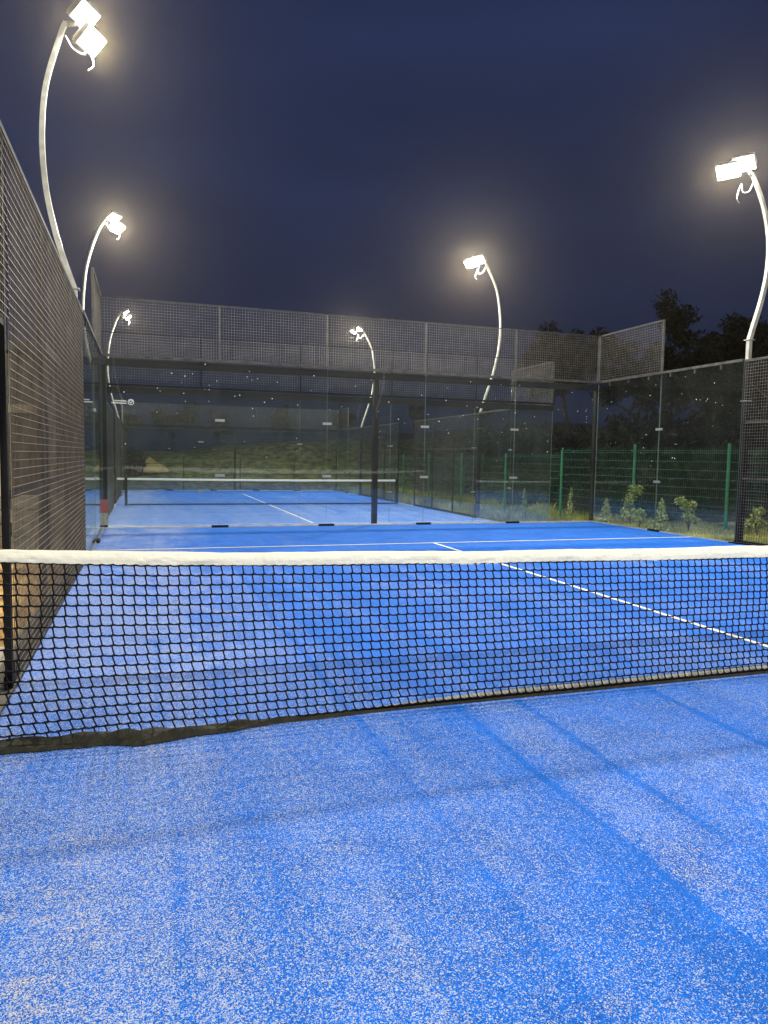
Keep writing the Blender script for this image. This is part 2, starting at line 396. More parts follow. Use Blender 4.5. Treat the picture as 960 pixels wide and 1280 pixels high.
def gmesh():
    xs = axis(-600, 600, -14, 26, .4, 1.2); ys = axis(-300, 700, -12, 46, .4, 1.2)
    v = [(x, y, ground_z(x, y)) for y in ys for x in xs]; nx = len(xs); f = []; mi = []
    for j in range(len(ys)-1):
        for i in range(nx-1):
            a = j*nx+i; f.append((a, a+1, a+nx+1, a+nx))
            x, y = xs[i], ys[j]
            k = 0
            if x < -5 and y < 11: k = 1
            elif y > 33: k = 2
            elif 4.8 < x < 9: k = 2
            mi.append(k)
    me = bpy.data.meshes.new('ground'); me.from_pydata(v, [], f)
    for q in ('soil', 'sand', 'bank'): me.materials.append(MT[q])
    me.polygons.foreach_set('material_index', mi); me.polygons.foreach_set('use_smooth', [True]*len(f)); me.update()
    return me
tag(link('ground', gmesh()), kind='structure')
def slab(name, ox, oy, oz, mkey, x0, x1, y0, y1, depth=.35):
    m = MB()
    o = link(name, m.box(((x0+x1)/2, (y0+y1)/2, -depth/2), (x1-x0, y1-y0, depth)).mesh(name, mkey), None, (ox, oy, oz))
    return tag(o, kind='structure')
slab('court_slab', 0, 0, -.008, 'concrete', -5.18, 5.16, -10.2, 10.2, .5)
slab('court_slab', OX, OY, OZ-.008, 'concrete', -5.16, 5.16, -10.2, 10.2, .5)
slab('walkway', 0, 0, -.26, 'soil', -5.1, 5.1, 10.21, 11.2, .2)
slab('paving', 0, 0, -.02, 'concrete', -7.4, -5.19, -3.0, 2.0, .2)
def turf(ox, oy, oz, key):
    m = MB().quad((-5, -10, 0), (5, -10, 0), (5, 10, 0), (-5, 10, 0))
    tag(link('court_turf', m.mesh('court_turf', key), None, (ox, oy, oz)), kind='structure')
    for (cx, cy, sx, sy) in ((0, 6.98, 9.96, .05), (0, -6.98, 9.96, .05), (0, 0, .05, 13.91)):
        m = MB(); n = 60                     # hand-laid strips with slightly uneven edges
        lx = sx > sy; ln = sx if lx else sy
        for i in range(n):
            a0, a1 = -ln/2+ln*i/n, -ln/2+ln*(i+1)/n
            w = lambda a: .025+.0025*noise.noise(Vector((a*5, cx+cy, 1)))
            if lx: m.quad((a0, -w(a0), 0), (a1, -w(a1), 0), (a1, w(a1), 0), (a0, w(a0), 0))
            else: m.quad((-w(a0), a0, 0), (w(a0), a0, 0), (w(a1), a1, 0), (-w(a1), a1, 0))
        tag(link('court_line', m.mesh('court_line', 'line'), None, (ox+cx, oy+cy, oz+.004)), kind='structure')
turf(0, 0, 0, 'turf'); turf(OX, OY, OZ, 'turf2')

# ---------------------------------------------------------------- first court
G1 = 'walls and fences of the near court'; G2 = 'walls and fences of the far court'
w1 = end_wall(0, 10, 0, 1, 'near court glass end wall with mesh band on top, white round sticker in its left pane', 'glass end walls', sticker=True)
MB().box((-4.965, .043, .40), (.074, .012, .22)).build('red_tape', 'red', w1)
MB().box((-4.965, .044, .17), (.072, .010, .22)).build('dusty_foot', 'hem_light', w1)
end_wall(0, -10, 0, -1, 'glass end wall at the other end of the near court, behind the viewpoint', 'glass end walls')
corner_wall(0, 0, 0, 1, 1, 'right side glass wall of the near court, shrubs and green fence showing through', 'side glass walls')
corner_wall(0, 0, 0, -1, 1, 'left side glass wall of near court, seen edge-on just past the tall dark mesh', 'side glass walls')
corner_wall(0, 0, 0, 1, -1, 'right side glass wall behind the viewpoint on the near court', 'side glass walls')
corner_wall(0, 0, 0, -1, -1, 'left side glass wall behind the viewpoint on the near court', 'side glass walls')
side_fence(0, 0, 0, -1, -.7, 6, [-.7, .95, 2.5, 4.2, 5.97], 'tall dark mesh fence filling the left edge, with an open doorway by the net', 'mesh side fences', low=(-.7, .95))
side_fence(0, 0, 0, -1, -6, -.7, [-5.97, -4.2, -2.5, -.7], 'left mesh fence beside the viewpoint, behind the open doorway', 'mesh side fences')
side_fence(0, 0, 0, 1, .95, 6, [.95, 2.5, 4.2, 5.97], 'black framed mesh fence at the right edge, joined to the side glass', 'mesh side fences', lit=False)
side_fence(0, 0, 0, 1, -6, -.7, [-5.97, -4.2, -2.5, -.7], 'right mesh fence on the viewpoint side of the net, out to the right', 'mesh side fences', lit=False)

# ---------------------------------------------------------------- second court
CS[0] = .6
end_wall(OX, OY-10, OZ, -1, 'far court glass end wall standing close behind the near court end wall', 'glass end walls', extra_posts=False, rk='steel')
end_wall(OX, OY+10, OZ, 1, 'farthest glass end wall, beyond the small distant net, before the grassy bank', 'glass end walls', rk='steel')
for sd, nm in ((1, 'right'), (-1, 'left')):
    corner_wall(OX, OY, OZ, sd, -1, {1: 'right side glass wall of far court, its small raised mesh panel nearest the viewer', -1: 'left side glass wall of the far court, nearest part, seen almost edge-on'}[sd], 'side glass walls')
    corner_wall(OX, OY, OZ, sd, 1, {1: 'right side glass wall at the deep end of far court, past the small net', -1: 'left side glass wall at the deep end of far court, past the small net'}[sd], 'side glass walls')
    side_fence(OX, OY, OZ, sd, -6, -.9, [-5.97, -4.25, -2.55, -.9], {1: 'right mesh fence of the far court between its side glass and its net post', -1: 'left mesh fence of the far court, its part nearer the viewer'}[sd], 'mesh side fences', lit=False)
    side_fence(OX, OY, OZ, sd, .9, 6, [.9, 2.55, 4.25, 5.97], {1: 'right mesh fence of the far court beyond its net post', -1: 'left mesh fence of the far court beyond its net post'}[sd], 'mesh side fences', lit=False)

# pale specks set on the glass
def specks(name, n, place, label):
    m = MB(); rr = random.Random(len(name)+n)
    for i in range(n):
        c = place(rr); s = rr.choice((.006, .007, .009, .012))
        k = len(m.v); m.v += [(c[0]+s, c[1], c[2]), (c[0]-s, c[1], c[2]), (c[0], c[1]+s*.5, c[2]), (c[0], c[1]-s*.5, c[2]), (c[0], c[1], c[2]+s), (c[0], c[1], c[2]-s)]
        for f in ((0,2,4),(2,1,4),(1,3,4),(3,0,4),(2,0,5),(1,2,5),(3,1,5),(0,3,5)): m.f.append(tuple(k+q for q in f)); m.mi.append(0)
    return m
for pa in (w1,):
    o = specks('a', 95, lambda q: (q.uniform(-4.9, 4.9), -.014, 1.25+1.7*q.random()**.7), '').build('pale_specks', 'speck', pa); o['kind'] = 'stuff'
rw = [o for o in bpy.data.objects if o.get('label', '').startswith('right side glass wall of the near court')][0]
o = specks('bb', 34, lambda q: (q.uniform(6.1, 9.9), .014, 1.2+1.7*q.random()), '').build('pale_specks', 'speck', rw); o['kind'] = 'stuff'

# ---------------------------------------------------------------- nets
def lerp_tab(tab, x):
    if x <= tab[0][0]: return tab[0][1]
    for (a, va), (b, vb) in zip(tab[:-1], tab[1:]):
        if x <= b: return va+(vb-va)*(x-a)/(b-a)
    return tab[-1][1]
def sm(tab, x, w=.35): return (lerp_tab(tab, x-w)+2*lerp_tab(tab, x)+lerp_tab(tab, x+w))/4
TOP = [(-5, .905), (-4.58, .89), (-3.87, .862), (-3.14, .85), (-2.4, .835), (-1.57, .828), (-.62, .82), (1, .825), (3, .85), (5, .905)]
TBOT = [(-5, .855), (-4.9, .85), (-4.58, .82), (-3.87, .795), (-3.14, .78), (-2.4, .766), (-1.57, .755), (-.62, .743), (1, .75), (3, .77), (5, .84)]
def tape(name, x0, x1, n, top, bot, thick, parent, key, yoff=0, wr=1.0):
    m = MB(); rows = 9
    for side in (-1, 1):
        k0 = len(m.v)
        for i in range(n+1):
            x = x0+(x1-x0)*i/n; zt, zb = top(x), bot(x)
            for j in range(rows+1):
                f = j/rows; z = zb+(zt-zb)*f
                w = noise.noise(Vector((x*7-z*30, z*22, side)))*.0035*wr+noise.noise(Vector((x*22+z*60, z*9, 5)))*.0018*wr
                bulge = thick*math.sin(PI*min(1, max(0, f)))**.5 if 0 < f < 1 else 0
                seam = -.0022 if j in (2, 7) else 0
                dz = noise.noise(Vector((x*1.7, 3, j*.1)))*.004*wr+noise.noise(Vector((x*11, 8, 0)))*.0015*wr
                m.v.append((x, yoff+side*(bulge+w*(.5 if bulge else 0)+seam), z+dz))
        for i in range(n):
            for j in range(rows):
                a = k0+i*(rows+1)+j; q = (a, a+rows+1, a+rows+2, a+1)
                m.f.append(q if side < 0 else q[::-1]); m.mi.append(0)
    return m.build(name, key, parent, smooth=True)

def netting(x0, x1, s, rows, top, bot, rad, parent, detail=True):
    m = MB(); nx = int((x1-x0)/s); rr = random.Random(11)
    def node(i, j):
        x = x0+i*s; f = j/rows; zt, zb = top(x), bot(x)
        z = zt+(zb-zt)*f+.0035*noise.noise(Vector((x*2.2, f*3, 0)))+.0016*noise.noise(Vector((x*13, f*19, 2)))
        xx = x+.010*noise.noise(Vector((x*.8, f*2.2, 7)))+.003*noise.noise(Vector((x*9, f*11, 4)))+.012*math.sin(f*2.5+x*.4)
        y = .006*noise.noise(Vector((x*1.3, f*2, 9)))
        return Vector((xx, y, z))
    for i in range(nx+1):
        for j in range(rows):
            a, b = node(i, j), node(i, j+1)
            dl = (.0025+.0040*sst(.25, 1, j/rows))*(1 if x0+i*s < 9 else 0) if detail else 0
            A = a+Vector((-dl, 0, 0)); B = b+Vector((dl, 0, 0))
            if detail:
                p = [A, A+(B-A)*.22+Vector((-.0012, 0, 0)), A+(B-A)*.78+Vector((.0012, 0, 0)), B]
                m.tube(p, [rad*1.5, rad, rad, rad*1.5], 5, False)
            else: m.tube([A, B], rad, 4, False)
    for j in range(0, rows+1):
        pts = []; rd = []
        for i in range(nx+1):
            a = node(i, j); dl = .0025+.0040*sst(.25, 1, j/rows) if detail else 0
            pts += [a+Vector((-dl-.003, 0, -.0012)), a+Vector((dl+.003, 0, .0012))]
            rd += [rad*1.35, rad*1.35]
            if detail and i < nx:
                b = node(i+1, j); pts.append((a+b)/2+Vector((0, 0, -.0028+rr.uniform(-.001, .001)))); rd.append(rad*.95)
        m.tube(pts, rd, 5 if detail else 4, False)
    return m.build('netting', 'cord', parent, smooth=True)

net = thing('net', 'black court net with a white top band crossing the whole picture in front', 'net', (0, 0, 0), 'tennis-style court nets')
tape('top_band', -4.97, 4.97, 700, lambda x: sm(TOP, x), lambda x: sm(TBOT, x), .008, net, mat('white_band', (.66, .65, .54), .75, 0, .05, 9, .25, 40), 0, 1.9)
hemz = lambda x: .030-.018*sst(-2.6, -4.9, x)+.010*noise.noise(Vector((x*1.9, 0, 0)))*sst(-2.2, -3.2, x)
netting(-4.93, 4.93, .0495, 17, lambda x: sm(TBOT, x)+.003, lambda x: hemz(x)+.006, .0037, net)
def hem():
    m = MB(); n = 620; rows = 6
    for i in range(n+1):
        x = -4.96+9.92*i/n
        wl = sst(-3.0, -4.5, x)
        w = .010+.098*wl*(.75+.6*noise.noise(Vector((x*2.6, 1, 1))))+.02*max(0, noise.noise(Vector((x*4.5, 5, 1))))*wl
        w += .055*math.exp(-((x+4.31)/.14)**2)
        z0 = hemz(x)+.010*wl-.006
        for j in range(rows+1):
            f = j/rows
            y = .012-w*f+.018*noise.noise(Vector((x*7, f*3, 2)))*wl
            z = z0*(1-f)**.8*(1)+.006+.045*wl*max(0, math.sin(PI*f))*(.5+noise.noise(Vector((x*6+f*4, f*5, 0))))
            m.v.append((x, y, max(.004, z)))
    for i in range(n):
        for j in range(rows):
            a = i*(rows+1)+j; m.f.append((a, a+1, a+rows+2, a+rows+1)); m.mi.append(0)
    return m.build('bottom_hem', 'hem', net, smooth=True)
hem()
tape('hem_tape', -3.5, 4.96, 400, lambda x: hemz(x)-.003+.033*sst(-3.5, -2.3, x), lambda x: hemz(x)-.004, .004, net, 'hem_light', .016, .8)
for sx in (-1, 1):
    m = MB().box((sx*5.0, 0, .46), (.05, .05, .92)); m.box((sx*5.0, 0, .006), (.05, .16, .012)); m.tube([(sx*5.0, -.02, .91), (sx*4.96, 0, .9)], .012, 8)
    m.build('net_post', 'steel', net)
net2 = thing('net', 'small distant court net with white band, seen through the glass end walls', 'net', (OX, OY, OZ), 'tennis-style court nets')
tape('top_band', -4.93, 4.62, 60, lambda x: .90-.02*math.cos(x/5*PI/2), lambda x: .83-.02*math.cos(x/5*PI/2), .008, net2, 'speck', 0, .6)
netting(-4.93, 4.62, .0495, 17, lambda x: .815, lambda x: .03, .0018, net2, False)
MB().box((0, 0, .03), (9.2, .02, .05)).build('bottom_hem', 'hem', net2)
for sx in (-1, 1): MB().box((sx*4.66, 0, .46), (.09, .09, .92)).build('net_post', 'steel', net2)

# ---------------------------------------------------------------- floodlight masts
def catmull(P, n=6):
    P = [Vector(p) for p in P]; Q = [P[0]*2-P[1]]+P+[P[-1]*2-P[-2]]; out = []
    for i in range(1, len(Q)-2):
        for k in range(n):
            t = k/n; a, b, c, e_ = Q[i-1], Q[i], Q[i+1], Q[i+2]
            out.append(.5*((2*b)+(c-a)*t+(2*a-5*b+4*c-e_)*t*t+(3*b-a-3*c+e_)*t**3))
    out.append(P[-1]); return out
def mast(ox, oy, oz, side, prof, heads, label, base_z, kink, tgt, fr=.046, power=1.0):
    """prof: (outward offset, world z) of the curved arm; heads: (outward offset, dy, world z) of each floodlight"""
    X = ox+side*5
    t = thing('floodlight_mast', label, 'floodlight mast', (X, oy, oz), 'curved floodlight masts')
    W = lambda o, z, dy=0: (side*o, dy, z-oz)
    MB().box(W(prof[0][0], (oz+base_z)/2), (.09, .09, base_z-oz)).build('lower_post', 'steel', t)
    MB().box(W(prof[0][0], oz+.01), (.22, .22, .02)).build('base_plate', 'steel', t)
    MB().tube([W(prof[0][0], base_z-.02), W(prof[0][0], prof[0][1])], fr*.98, 4, True, square=True).build('sleeve', 'galv', t)
    for jz, jw in ((prof[0][1]-.004, .12), (base_z, .125)): MB().box(W(prof[0][0], jz), (jw, jw, .012)).build('joint_plate', 'galv', t)
    crv = catmull([W(o, z) for o, z in prof], 7)
    n = len(crv)
    MB().tube(crv, [fr*(1-.25*i/n) for i in range(n)], 4 if kink else 8, True, square=kink).build('arm', 'galv', t)
    ends = W(*prof[-1])
    ys = [h[1] for h in heads]
    m = MB().tube([Vector(ends)+Vector((0, 0, -.03)), Vector(W(heads[0][0]+.12, prof[-1][1]))], .022, 6)
    hs = [Vector(W(h[0], h[2], h[1])) for h in heads]
    mid = (hs[0]+hs[1])/2; back = Vector((side*.10, 0, .04))
    m.tube([Vector(ends), mid+back], .022, 6); m.tube([hs[0]+back, hs[1]+back], .020, 6)
    m.build('bracket', 'housing', t)
    # loose cable
    c0 = Vector(ends)
    pts = [c0+Vector((side*.0, -.03, -.16)), c0+Vector((-side*.08, -.05, -.30)), c0+Vector((-side*.20, -.04, -.33)), c0+Vector((-side*.22, -.02, -.20)), c0+Vector((-side*.30, -.03, -.42)), c0+Vector((-side*.24, -.02, -.50))]
    MB().tube(catmull(pts, 5), .007, 5).build('cable', 'cable', t)
    for h in hs:
        wp = Vector(t.location)+h; aim = (Vector(tgt)-wp).normalized()
        q = aim.to_track_quat('-Z', 'Y').to_matrix()
        m = MB().box(h-aim*.05, (.34, .26, .06), q)
        for k in range(6): m.box(h-aim*.10+q@Vector((-.13+.052*k, 0, 0)), (.012, .22, .05), q)
        hb = m.build('floodlight', 'housing', t)
        MB().box(h-aim*.012, (.30, .22, .012), q).build('lens', 'lens', hb)
        ld = bpy.data.lights.new('floodlight_lamp', 'AREA'); ld.shape = 'RECTANGLE'; ld.size = .29; ld.size_y = .21
        ld.energy = LAMP_W*power; ld.color = (1.0, .945, .82); ld.spread = math.radians(180)
        lo = bpy.data.objects.new('floodlight_lamp', ld); COL.objects.link(lo); lo.parent = t
        lo.matrix_local = Matrix.Translation(h+aim*.004) @ q.to_4x4()
    return t
PR = [(.07, 3.34), (.15, 3.60), (.26, 3.95), (.35, 4.35), (.375, 4.75), (.33, 5.10), (.20, 5.50), (.0, 5.86), (-.06, 5.95)]
PL = [(.08, 3.27), (.23, 3.73), (.32, 4.1), (.38, 4.5), (.40, 5.0), (.35, 5.55), (.19, 6.12), (.13, 6.28)]
P2 = [(.06, 2.62), (.16, 2.95), (.33, 3.45), (.48, 3.94), (.60, 4.55), (.63, 5.08), (.58, 5.65), (.45, 6.2), (.14, 6.78), (.08, 6.86)]
P2L = [(.04, 2.60), (.16, 3.05), (.32, 3.6), (.42, 4.2), (.45, 4.7), (.42, 5.2), (.34, 5.8), (.12, 6.5), (-.10, 6.93)]
mast(0, 6, 0, 1, PR, [(-.23, 0, 6.06), (-.55, 0, 5.90)], 'curved pale floodlight mast at the right edge, large twin lamps side by side', 2.35, True, (0, 3.0, 0), power=.85)
mast(0, 6, 0, -1, PL, [(-.10, -.05, 6.36), (-.16, -.05, 6.08)], 'tallest curved floodlight mast at top left above the mesh fence, two lamps stacked', 2.35, True, (0, 3.0, 0), power=.85)
PB = PR
mast(0, -6, 0, 1, PB, [(-.23, 0, 6.06), (-.55, 0, 5.90)], 'curved floodlight mast behind the viewpoint on the right side', 2.35, True, (0, -1.0, 0), power=1.2)
mast(0, -6, 0, -1, PL, [(-.12, -.05, 6.36), (-.20, -.05, 6.08)], 'curved floodlight mast behind the viewpoint on the left side', 2.35, True, (0, -1.0, 0), power=1.2)
hd2 = [(-.10, 0, 6.90), (-.38, 0, 6.76)]
mast(OX, OY-6, OZ, 1, P2, hd2, 'curved floodlight mast right of centre in the sky, twin lamps facing left', 2.2, False, (OX-1, OY-9, OZ), power=1.65)
mast(OX, OY-6, OZ, -1, P2L, [(-.28, 0, 6.92), (-.36, 0, 6.68)], 'slim curved floodlight mast second from top at left, beside the tall mesh', 2.2, False, (OX-1, OY-9, OZ), power=1.65)
mast(OX, OY+6, OZ, 1, P2, hd2, 'distant floodlight mast in the middle, lamp just over the net band of mesh', 2.2, False, (OX, OY+6, OZ), power=1.65)
mast(OX, OY+6, OZ, -1, P2L, [(-.28, 0, 6.88), (-.36, 0, 6.68)], 'most distant floodlight mast at left, small lamp seen through the mesh', 2.2, False, (OX, OY+6, OZ), power=1.65)

# ---------------------------------------------------------------- green fence beyond the right glass
def gz(x, y): return ground_z(x, y)
gp = [(8.50, 6.45), (7.84+.05, 9.25), (7.30, 11.7), (6.73, 14.1), (6.30, 16.6), (5.95, 19.1), (5.75, 21.6), (5.65, 24.1), (5.6, 26.6)]
gf = thing('green_fence', 'green welded wire fence with round topped posts, seen through the right glass wall', 'fence', (gp[0][0], gp[0][1], -.15))
for i, (x, y) in enumerate(gp):
    zt = 1.76 if y < 12 else 1.76-.25*sst(11, 17, y)
    a = rel(gf, (x, y, -.5), (x, y, zt))
    MB().tube(a, .034, 8).build('post', 'green', gf)
    if i < len(gp)-1:
        x2, y2 = gp[i+1]; ln = math.hypot(x2-x, y2-y); h = 1.78; zb = zt-.08-h
        k = ('gf', round(ln, 1))
        if k not in _wc:
            m = MB(); nx = int(ln/.05)
            for q in range(nx+1): m.tube([(q*ln/nx, 0, 0), (q*ln/nx, 0, h)], .0024, 4, False, square=True)
            for z in (0.05, .25, .45, .65, .85, 1.05, 1.25, 1.45, 1.65, 1.70): m.tube([(0, .004, z), (ln, .004, z)], .0065, 4, False, square=True)
            _wc[k] = m.mesh('mesh_panel', 'green_wire')
        p = link('mesh_panel', _wc[k], gf, rel(gf, (x, y, zb))[0]); p.rotation_euler = (0, 0, math.atan2(y2-y, x2-x))

# ---------------------------------------------------------------- young shrubs
def leaf_cloud(m, c, rx, rz, n, sz, rr, cone=False):
    for _ in range(n):
        t = rr.random(); a = rr.uniform(0, 2*PI)
        if cone: zz = t; rad = (1-t)**.7*rr.random()**.5; p = Vector((c[0]+rx*rad*math.cos(a), c[1]+rx*rad*math.sin(a), c[2]-rz+2*rz*zz))
        else:
            v = Vector((rr.gauss(0, 1), rr.gauss(0, 1), rr.gauss(0, 1))).normalized()*rr.random()**.4
            p = Vector((c[0]+v.x*rx, c[1]+v.y*rx, c[2]+v.z*rz))
        q = Matrix.Rotation(rr.uniform(0, 6.28), 3, 'Z') @ Matrix.Rotation(rr.uniform(-1.3, 1.3), 3, 'X') @ Matrix.Rotation(rr.uniform(-1, 1), 3, 'Y')
        s = sz*rr.uniform(.6, 1.3)
        pts = [q@Vector(w) for w in ((-s*.35, 0, 0), (0, -s*.6, s*.05), (s*.35, 0, 0), (0, s*.9, -s*.1))]
        m.quad(*[tuple(p+w) for w in pts])
def shrub(x, y, h, kind, label, seed):
    rr = random.Random(seed); z = gz(x, y)-.01
    t = thing('shrub', label, 'shrub', (x, y, z), 'young shrubs outside the right glass')
    m = MB(); 
    for k in range(4 if kind != 'cone' else 1):
        a = rr.uniform(0, 6.28); w = .12*h*(0 if kind == 'cone' else 1)
        m.tube([(0, 0, 0), (w*math.cos(a)*.6, w*math.sin(a)*.6, h*.45), (w*math.cos(a)*1.4, w*math.sin(a)*1.4, h*.9)], [.010, .007, .003], 5)
    m.build('stem', 'bark', t)
    f = MB()
    if kind == 'cone':
        leaf_cloud(f, (0, 0, h*.52), h*.30, h*.48, 420, .045, rr, True)
    elif kind == 'tall':
        leaf_cloud(f, (0, 0, h*.52), h*.13, h*.48, 260, .055, rr, True)
    else:
        for k in range(9):
            a = rr.uniform(0, 6.28); b = rr.uniform(0, .26)*h
            leaf_cloud(f, (b*math.cos(a), b*math.sin(a), h*rr.uniform(.3, .92)), h*.15, h*.12, 70, .06, rr)
    f.build('foliage', 'leaf', t)
shrub(6.80, 9.15, .80, 'bush', 'brightest bushy young shrub beside the second green post from the right', 1)
shrub(6.00, 9.05, .72, 'cone', 'low conical shrub left of the brightest bushy shrub', 2)
shrub(6.72, 11.0, 1.05, 'bush', 'leafy shrub growing against the middle green fence post', 3)
shrub(5.95, 10.9, .70, 'cone', 'small cone shaped shrub just right of the dark corner post', 4)
shrub(6.35, 13.0, 1.15, 'tall', 'thin tall seedling left of the dark corner post of the glass', 5)
shrub(5.75, 14.4, 1.05, 'tall', 'thin tall seedling next to the edge of the far court glass', 6)
shrub(6.35, 10.2, .42, 'bush', 'tiny shrub low between the conical shrub and the middle green post', 8)
shrub(6.55, 6.2, .95, 'tall', 'dry upright weed behind the mesh fence at the right edge', 7)
shrub(7.6, 8.1, .62, 'bush', 'sparse low shrub beside the rightmost green post', 9)

# grass beside the courts
def grass_obj(name, n, region, hmin, hmax, label, seed):
    rr = random.Random(seed); m = MB()
    for _ in range(n):
        x, y = region(rr)
        if noise.noise(Vector((x*1.1, y*1.1, 3))) < rr.uniform(-.5, .25): continue
        z = gz(x, y)-.01; h = rr.uniform(hmin, hmax)*(.6+.8*abs(noise.noise(Vector((x*.7, y*.7, 9))))); a = rr.uniform(0, 6.28); w = rr.uniform(.004, .009)
        lx, ly = rr.uniform(-.4, .4)*h, rr.uniform(-.4, .4)*h
        k = len(m.v)
        m.v += [(x-w*math.cos(a), y-w*math.sin(a), z), (x+w*math.cos(a), y+w*math.sin(a), z), (x+lx*.4+w*.6*math.cos(a), y+ly*.4, z+h*.6), (x+lx, y+ly, z+h)]
        m.f += [(k, k+1, k+2), (k, k+2, k+3)]; m.mi += [0, 0]
    o = m.build(name, 'grass'); return tag(o, label, 'grass', kind='stuff')
grass_obj('grass', 26000, lambda q: (q.uniform(5.2, 8.6), q.uniform(5.0, 13.5)), .04, .16, 'short grass and weeds between the right glass wall and the green fence', 1)
grass_obj('grass', 52000, lambda q: (5.0+3.0*q.random()**1.4, q.uniform(11.5, 33)), .14, .50, 'taller yellowish grass along the right side of the far court', 2)

# ---------------------------------------------------------------- far end: bank, wire fence, heap, trees
wf = thing('wire_fence', 'thin pale post and wire fence below the grassy bank at the far end', 'fence', (-8, 33.4, gz(-8, 33.4)))
for k in range(8):
    x = -8+2.75*k
    MB().tube(rel(wf, (x, 33.4, -.6), (x, 33.4, 1.25)), .03, 6).build('post', 'rail', wf)
m = MB()
for z in (.35, .85, 1.05): m.tube(rel(wf, (-8, 33.4, z), (11.25, 33.4, z)), .011, 4, False)
m.build('wire', 'rail', wf)
def heap():
    t = MB(); n = 26; rings = 7; c = (-4.05, 38.4)
    zb = gz(*c)-.05
    for j in range(rings+1):
        for i in range(n):
            a = 2*PI*i/n; rad = 1.0*j/rings*(1+.18*noise.noise(Vector((math.cos(a), math.sin(a), j*.4)))); t.v.append((rad*math.cos(a)*1.2, rad*math.sin(a), .80*(1-(j/rings)**1.1)+.05*noise.noise(Vector((a, j, 3)))))
    for j in range(rings):
        for i in range(n): t.f.append((j*n+i, j*n+(i+1) % n, (j+1)*n+(i+1) % n, (j+1)*n+i)); t.mi.append(0)
    o = t.build('sand_heap', 'heap', None, True); o.location = (c[0], c[1], zb); tag(o, 'small tan heap of sand beyond the far court, left of centre', 'heap')
heap()

def tree_meshes(seed, h, w):
    rr = random.Random(seed)
    tk = MB(); tips = []
    def branch(p, dr, ln, rad, dep):
        pts = [p]; q = p.copy(); dd = dr.copy()
        for k in range(4):
            dd = (dd+Vector((rr.uniform(-.18, .18), rr.uniform(-.18, .18), .06))).normalized(); q = q+dd*ln/4; pts.append(q.copy())
        tk.tube(pts, [rad, rad*.85, rad*.7, rad*.55, rad*.4], 6)
        if dep >= 2: tips.append(q); tips.append(pts[2]); return
        for k in range(4 if dep else 6):
            f = rr.randint(2, 4); a = rr.uniform(0, 6.28); up = rr.uniform(.15, .9)
            branch(pts[f], Vector((math.cos(a), math.sin(a), up)).normalized(), ln*rr.uniform(.42, .6)*(w if not dep else 1), rad*.45, dep+1)
        tips.append(q)
    branch(Vector((0, 0, 0)), Vector((0, 0, 1)), h*.78, h*.022, 0)
    lf = MB()
    for p in tips:
        leaf_cloud(lf, p, h*.10, h*.085, 150, h*.028, rr)
    return tk.mesh('trunk', 'bark'), lf.mesh('crown', 'leaf_dark')
TV = [tree_meshes(s, 8.5, w) for s, w in ((1, 1), (5, 1.15), (9, .8), (14, 1.05))]
def tree(px_ang, dist, h, v, label, rz, grp='dark trees behind the courts'):
    a = px_ang+YAW; x = cam.location[0]+dist*math.sin(a); y = cam.location[1]+dist*math.cos(a)
    t = thing('tree', label, 'tree', (x, y, gz(x, y)-.1), grp, rz); t.scale = (h/8.5,)*3
    link('trunk', TV[v][0], t); link('crown', TV[v][1], t)
cam_loc = cam.matrix_world.translation
def ang(px): return math.atan((px-480)/902.4)
class _C: location = (-4.2965, -3.4871)
cam_ = cam; 
def tree_px(px, dist, top_y, v, label, rz=0.):
    a = ang(px)+YAW; x = -4.2965+dist*math.sin(a); y = -3.4871+dist*math.cos(a)
    zt = 1.33+dist*math.cos(ang(px))*(567+(px-180)*-.004-top_y)/902.4
    z0 = gz(x, y)-.15; h = max(2.0, (zt-z0))
    t = thing('tree', label, 'tree', (x, y, z0), 'dark trees behind the courts', rz); s = h/8.9; t.scale = (s, s, s)
    link('trunk', TV[v][0], t); link('crown', TV[v][1], t)
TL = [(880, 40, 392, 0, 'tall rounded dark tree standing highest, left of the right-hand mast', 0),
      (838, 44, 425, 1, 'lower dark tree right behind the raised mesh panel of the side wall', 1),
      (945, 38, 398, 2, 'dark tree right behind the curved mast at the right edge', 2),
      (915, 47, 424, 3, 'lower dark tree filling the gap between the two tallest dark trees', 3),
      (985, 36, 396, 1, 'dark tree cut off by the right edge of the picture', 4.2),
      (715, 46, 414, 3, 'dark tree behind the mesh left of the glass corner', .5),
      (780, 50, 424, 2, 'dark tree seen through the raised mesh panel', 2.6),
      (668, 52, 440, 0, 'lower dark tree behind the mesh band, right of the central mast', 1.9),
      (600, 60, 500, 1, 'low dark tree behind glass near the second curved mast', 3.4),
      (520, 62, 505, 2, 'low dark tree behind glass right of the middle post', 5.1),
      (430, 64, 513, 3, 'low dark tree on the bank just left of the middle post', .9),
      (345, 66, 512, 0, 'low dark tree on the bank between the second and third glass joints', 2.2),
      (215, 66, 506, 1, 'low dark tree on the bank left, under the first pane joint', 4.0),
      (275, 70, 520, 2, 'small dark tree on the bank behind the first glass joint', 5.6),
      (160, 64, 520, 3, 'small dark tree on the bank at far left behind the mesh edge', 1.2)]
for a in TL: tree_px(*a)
o = thing('bush', 'dark round bush on the bank just left of the small sand heap', 'bush', (-4.85, 37.6, gz(-4.85, 37.6)))
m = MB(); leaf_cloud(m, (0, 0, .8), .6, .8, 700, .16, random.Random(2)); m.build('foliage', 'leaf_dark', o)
MB().tube([(0, 0, -.1), (.05, 0, .9)], .04, 6).build('stem', 'bark', o)
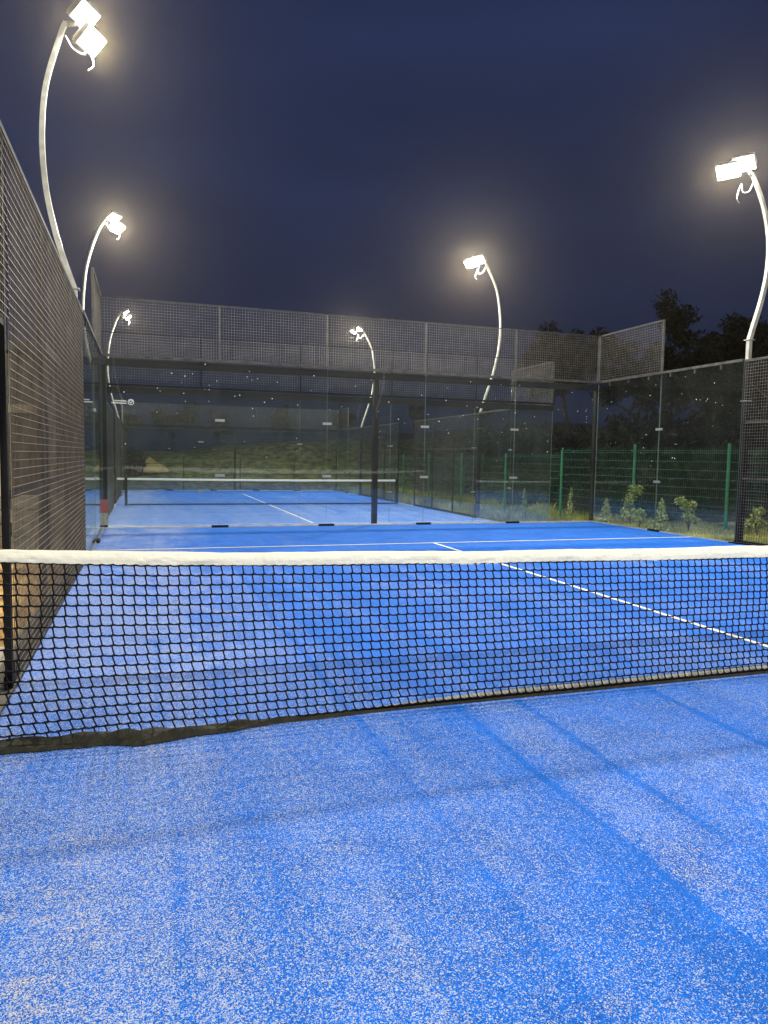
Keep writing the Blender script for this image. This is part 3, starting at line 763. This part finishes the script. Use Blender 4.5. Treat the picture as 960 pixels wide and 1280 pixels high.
# undergrowth in front of the dark trees on the right
def wood():
    rr = random.Random(4); m = MB()
    for k in range(170):
        px = rr.uniform(600, 1060); dist = rr.uniform(27, 44); a = ang(px)+YAW
        x = -4.2965+dist*math.sin(a); y = -3.4871+dist*math.cos(a); z = gz(x, y)
        if x < 9: continue
        leaf_cloud(m, (x, y, z+rr.uniform(.3, 2.4)), rr.uniform(.9, 1.9), rr.uniform(.7, 1.7), 130, .30, rr)
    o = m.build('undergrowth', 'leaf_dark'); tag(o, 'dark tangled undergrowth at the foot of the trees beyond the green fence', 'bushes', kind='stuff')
wood()

# ---------------------------------------------------------------- outside the doorway at left
sh = thing('wooden_shed', 'brown weathered plank shed with a cream corner, seen through the left mesh fence', 'shed', (-7.6, 9.6, 0))
x = -9.3
k = 0
while x < -5.98:
    w = R.uniform(.14, .19); o = MB().box(((x+w/2)+7.6, R.uniform(-.006, .006), 1.62+R.uniform(-.01, .01)), (w-.008, .025, 2.55)).build('plank', 'plank', sh); x += w
MB().box((0, .06, 1.6), (3.3, .06, 2.6)).build('wall', 'plank', sh)
MB().box((0, 1.35, 1.6), (3.26, 2.5, 2.6)).build('room', 'plank', sh)
MB().box((0, -.03, 2.02), (3.36, .05, .14)).build('beam', 'beam', sh)
MB().box((0, 1.3, 3.02), (3.6, 2.95, .16)).build('roof', 'roof', sh)
MB().box((1.11, -.06, 1.58), (.20, .07, 2.62)).build('corner_board', 'cream', sh)
bk = thing('block_stack', 'stack of pale concrete blocks on orange soil in front of the shed', 'blocks', (-6.05, 8.3, gz(-6.05, 8.3)))
for j in range(4):
    for i in range(3):
        MB().box((-.42+.42*i+(.1 if j % 2 else 0), R.uniform(-.02, .02), .1+.2*j), (.40, .2, .19), Matrix.Rotation(R.uniform(-.03, .03), 3, 'Z')).build('block', 'block', bk)
for (x, y, h, lb) in ((-5.62, 7.4, 2.15, 'dark steel post just outside the left mesh fence, nearer one'), (-5.42, 8.9, 2.3, 'dark steel post outside the left mesh fence, farther one')):
    o = thing('steel_post', lb, 'post', (x, y, gz(x, y)))
    MB().box((0, 0, h/2), (.13, .13, h)).build('shaft', 'steel', o); MB().box((0, 0, h+.006), (.15, .15, .012)).build('cap', 'steel', o)

# ---------------------------------------------------------------- thin warm mist added to give the lamps halos, in place of lens glare
m = bpy.data.materials.new('added_halo_mist'); m.use_nodes = True; n = m.node_tree.nodes; l = m.node_tree.links
n.remove(n['Principled BSDF']); v = n.new('ShaderNodeVolumePrincipled'); v.inputs['Density'].default_value = .00032
v.inputs['Color'].default_value = (1, .86, .62, 1); v.inputs['Anisotropy'].default_value = .9
l.new(v.outputs[0], n['Material Output'].inputs['Volume'])
MT['halo_mist'] = m
hz = MB().box((0, 30, 14), (160, 130, 32)).build('halo_haze', 'halo_mist'); tag(hz, kind='stuff')
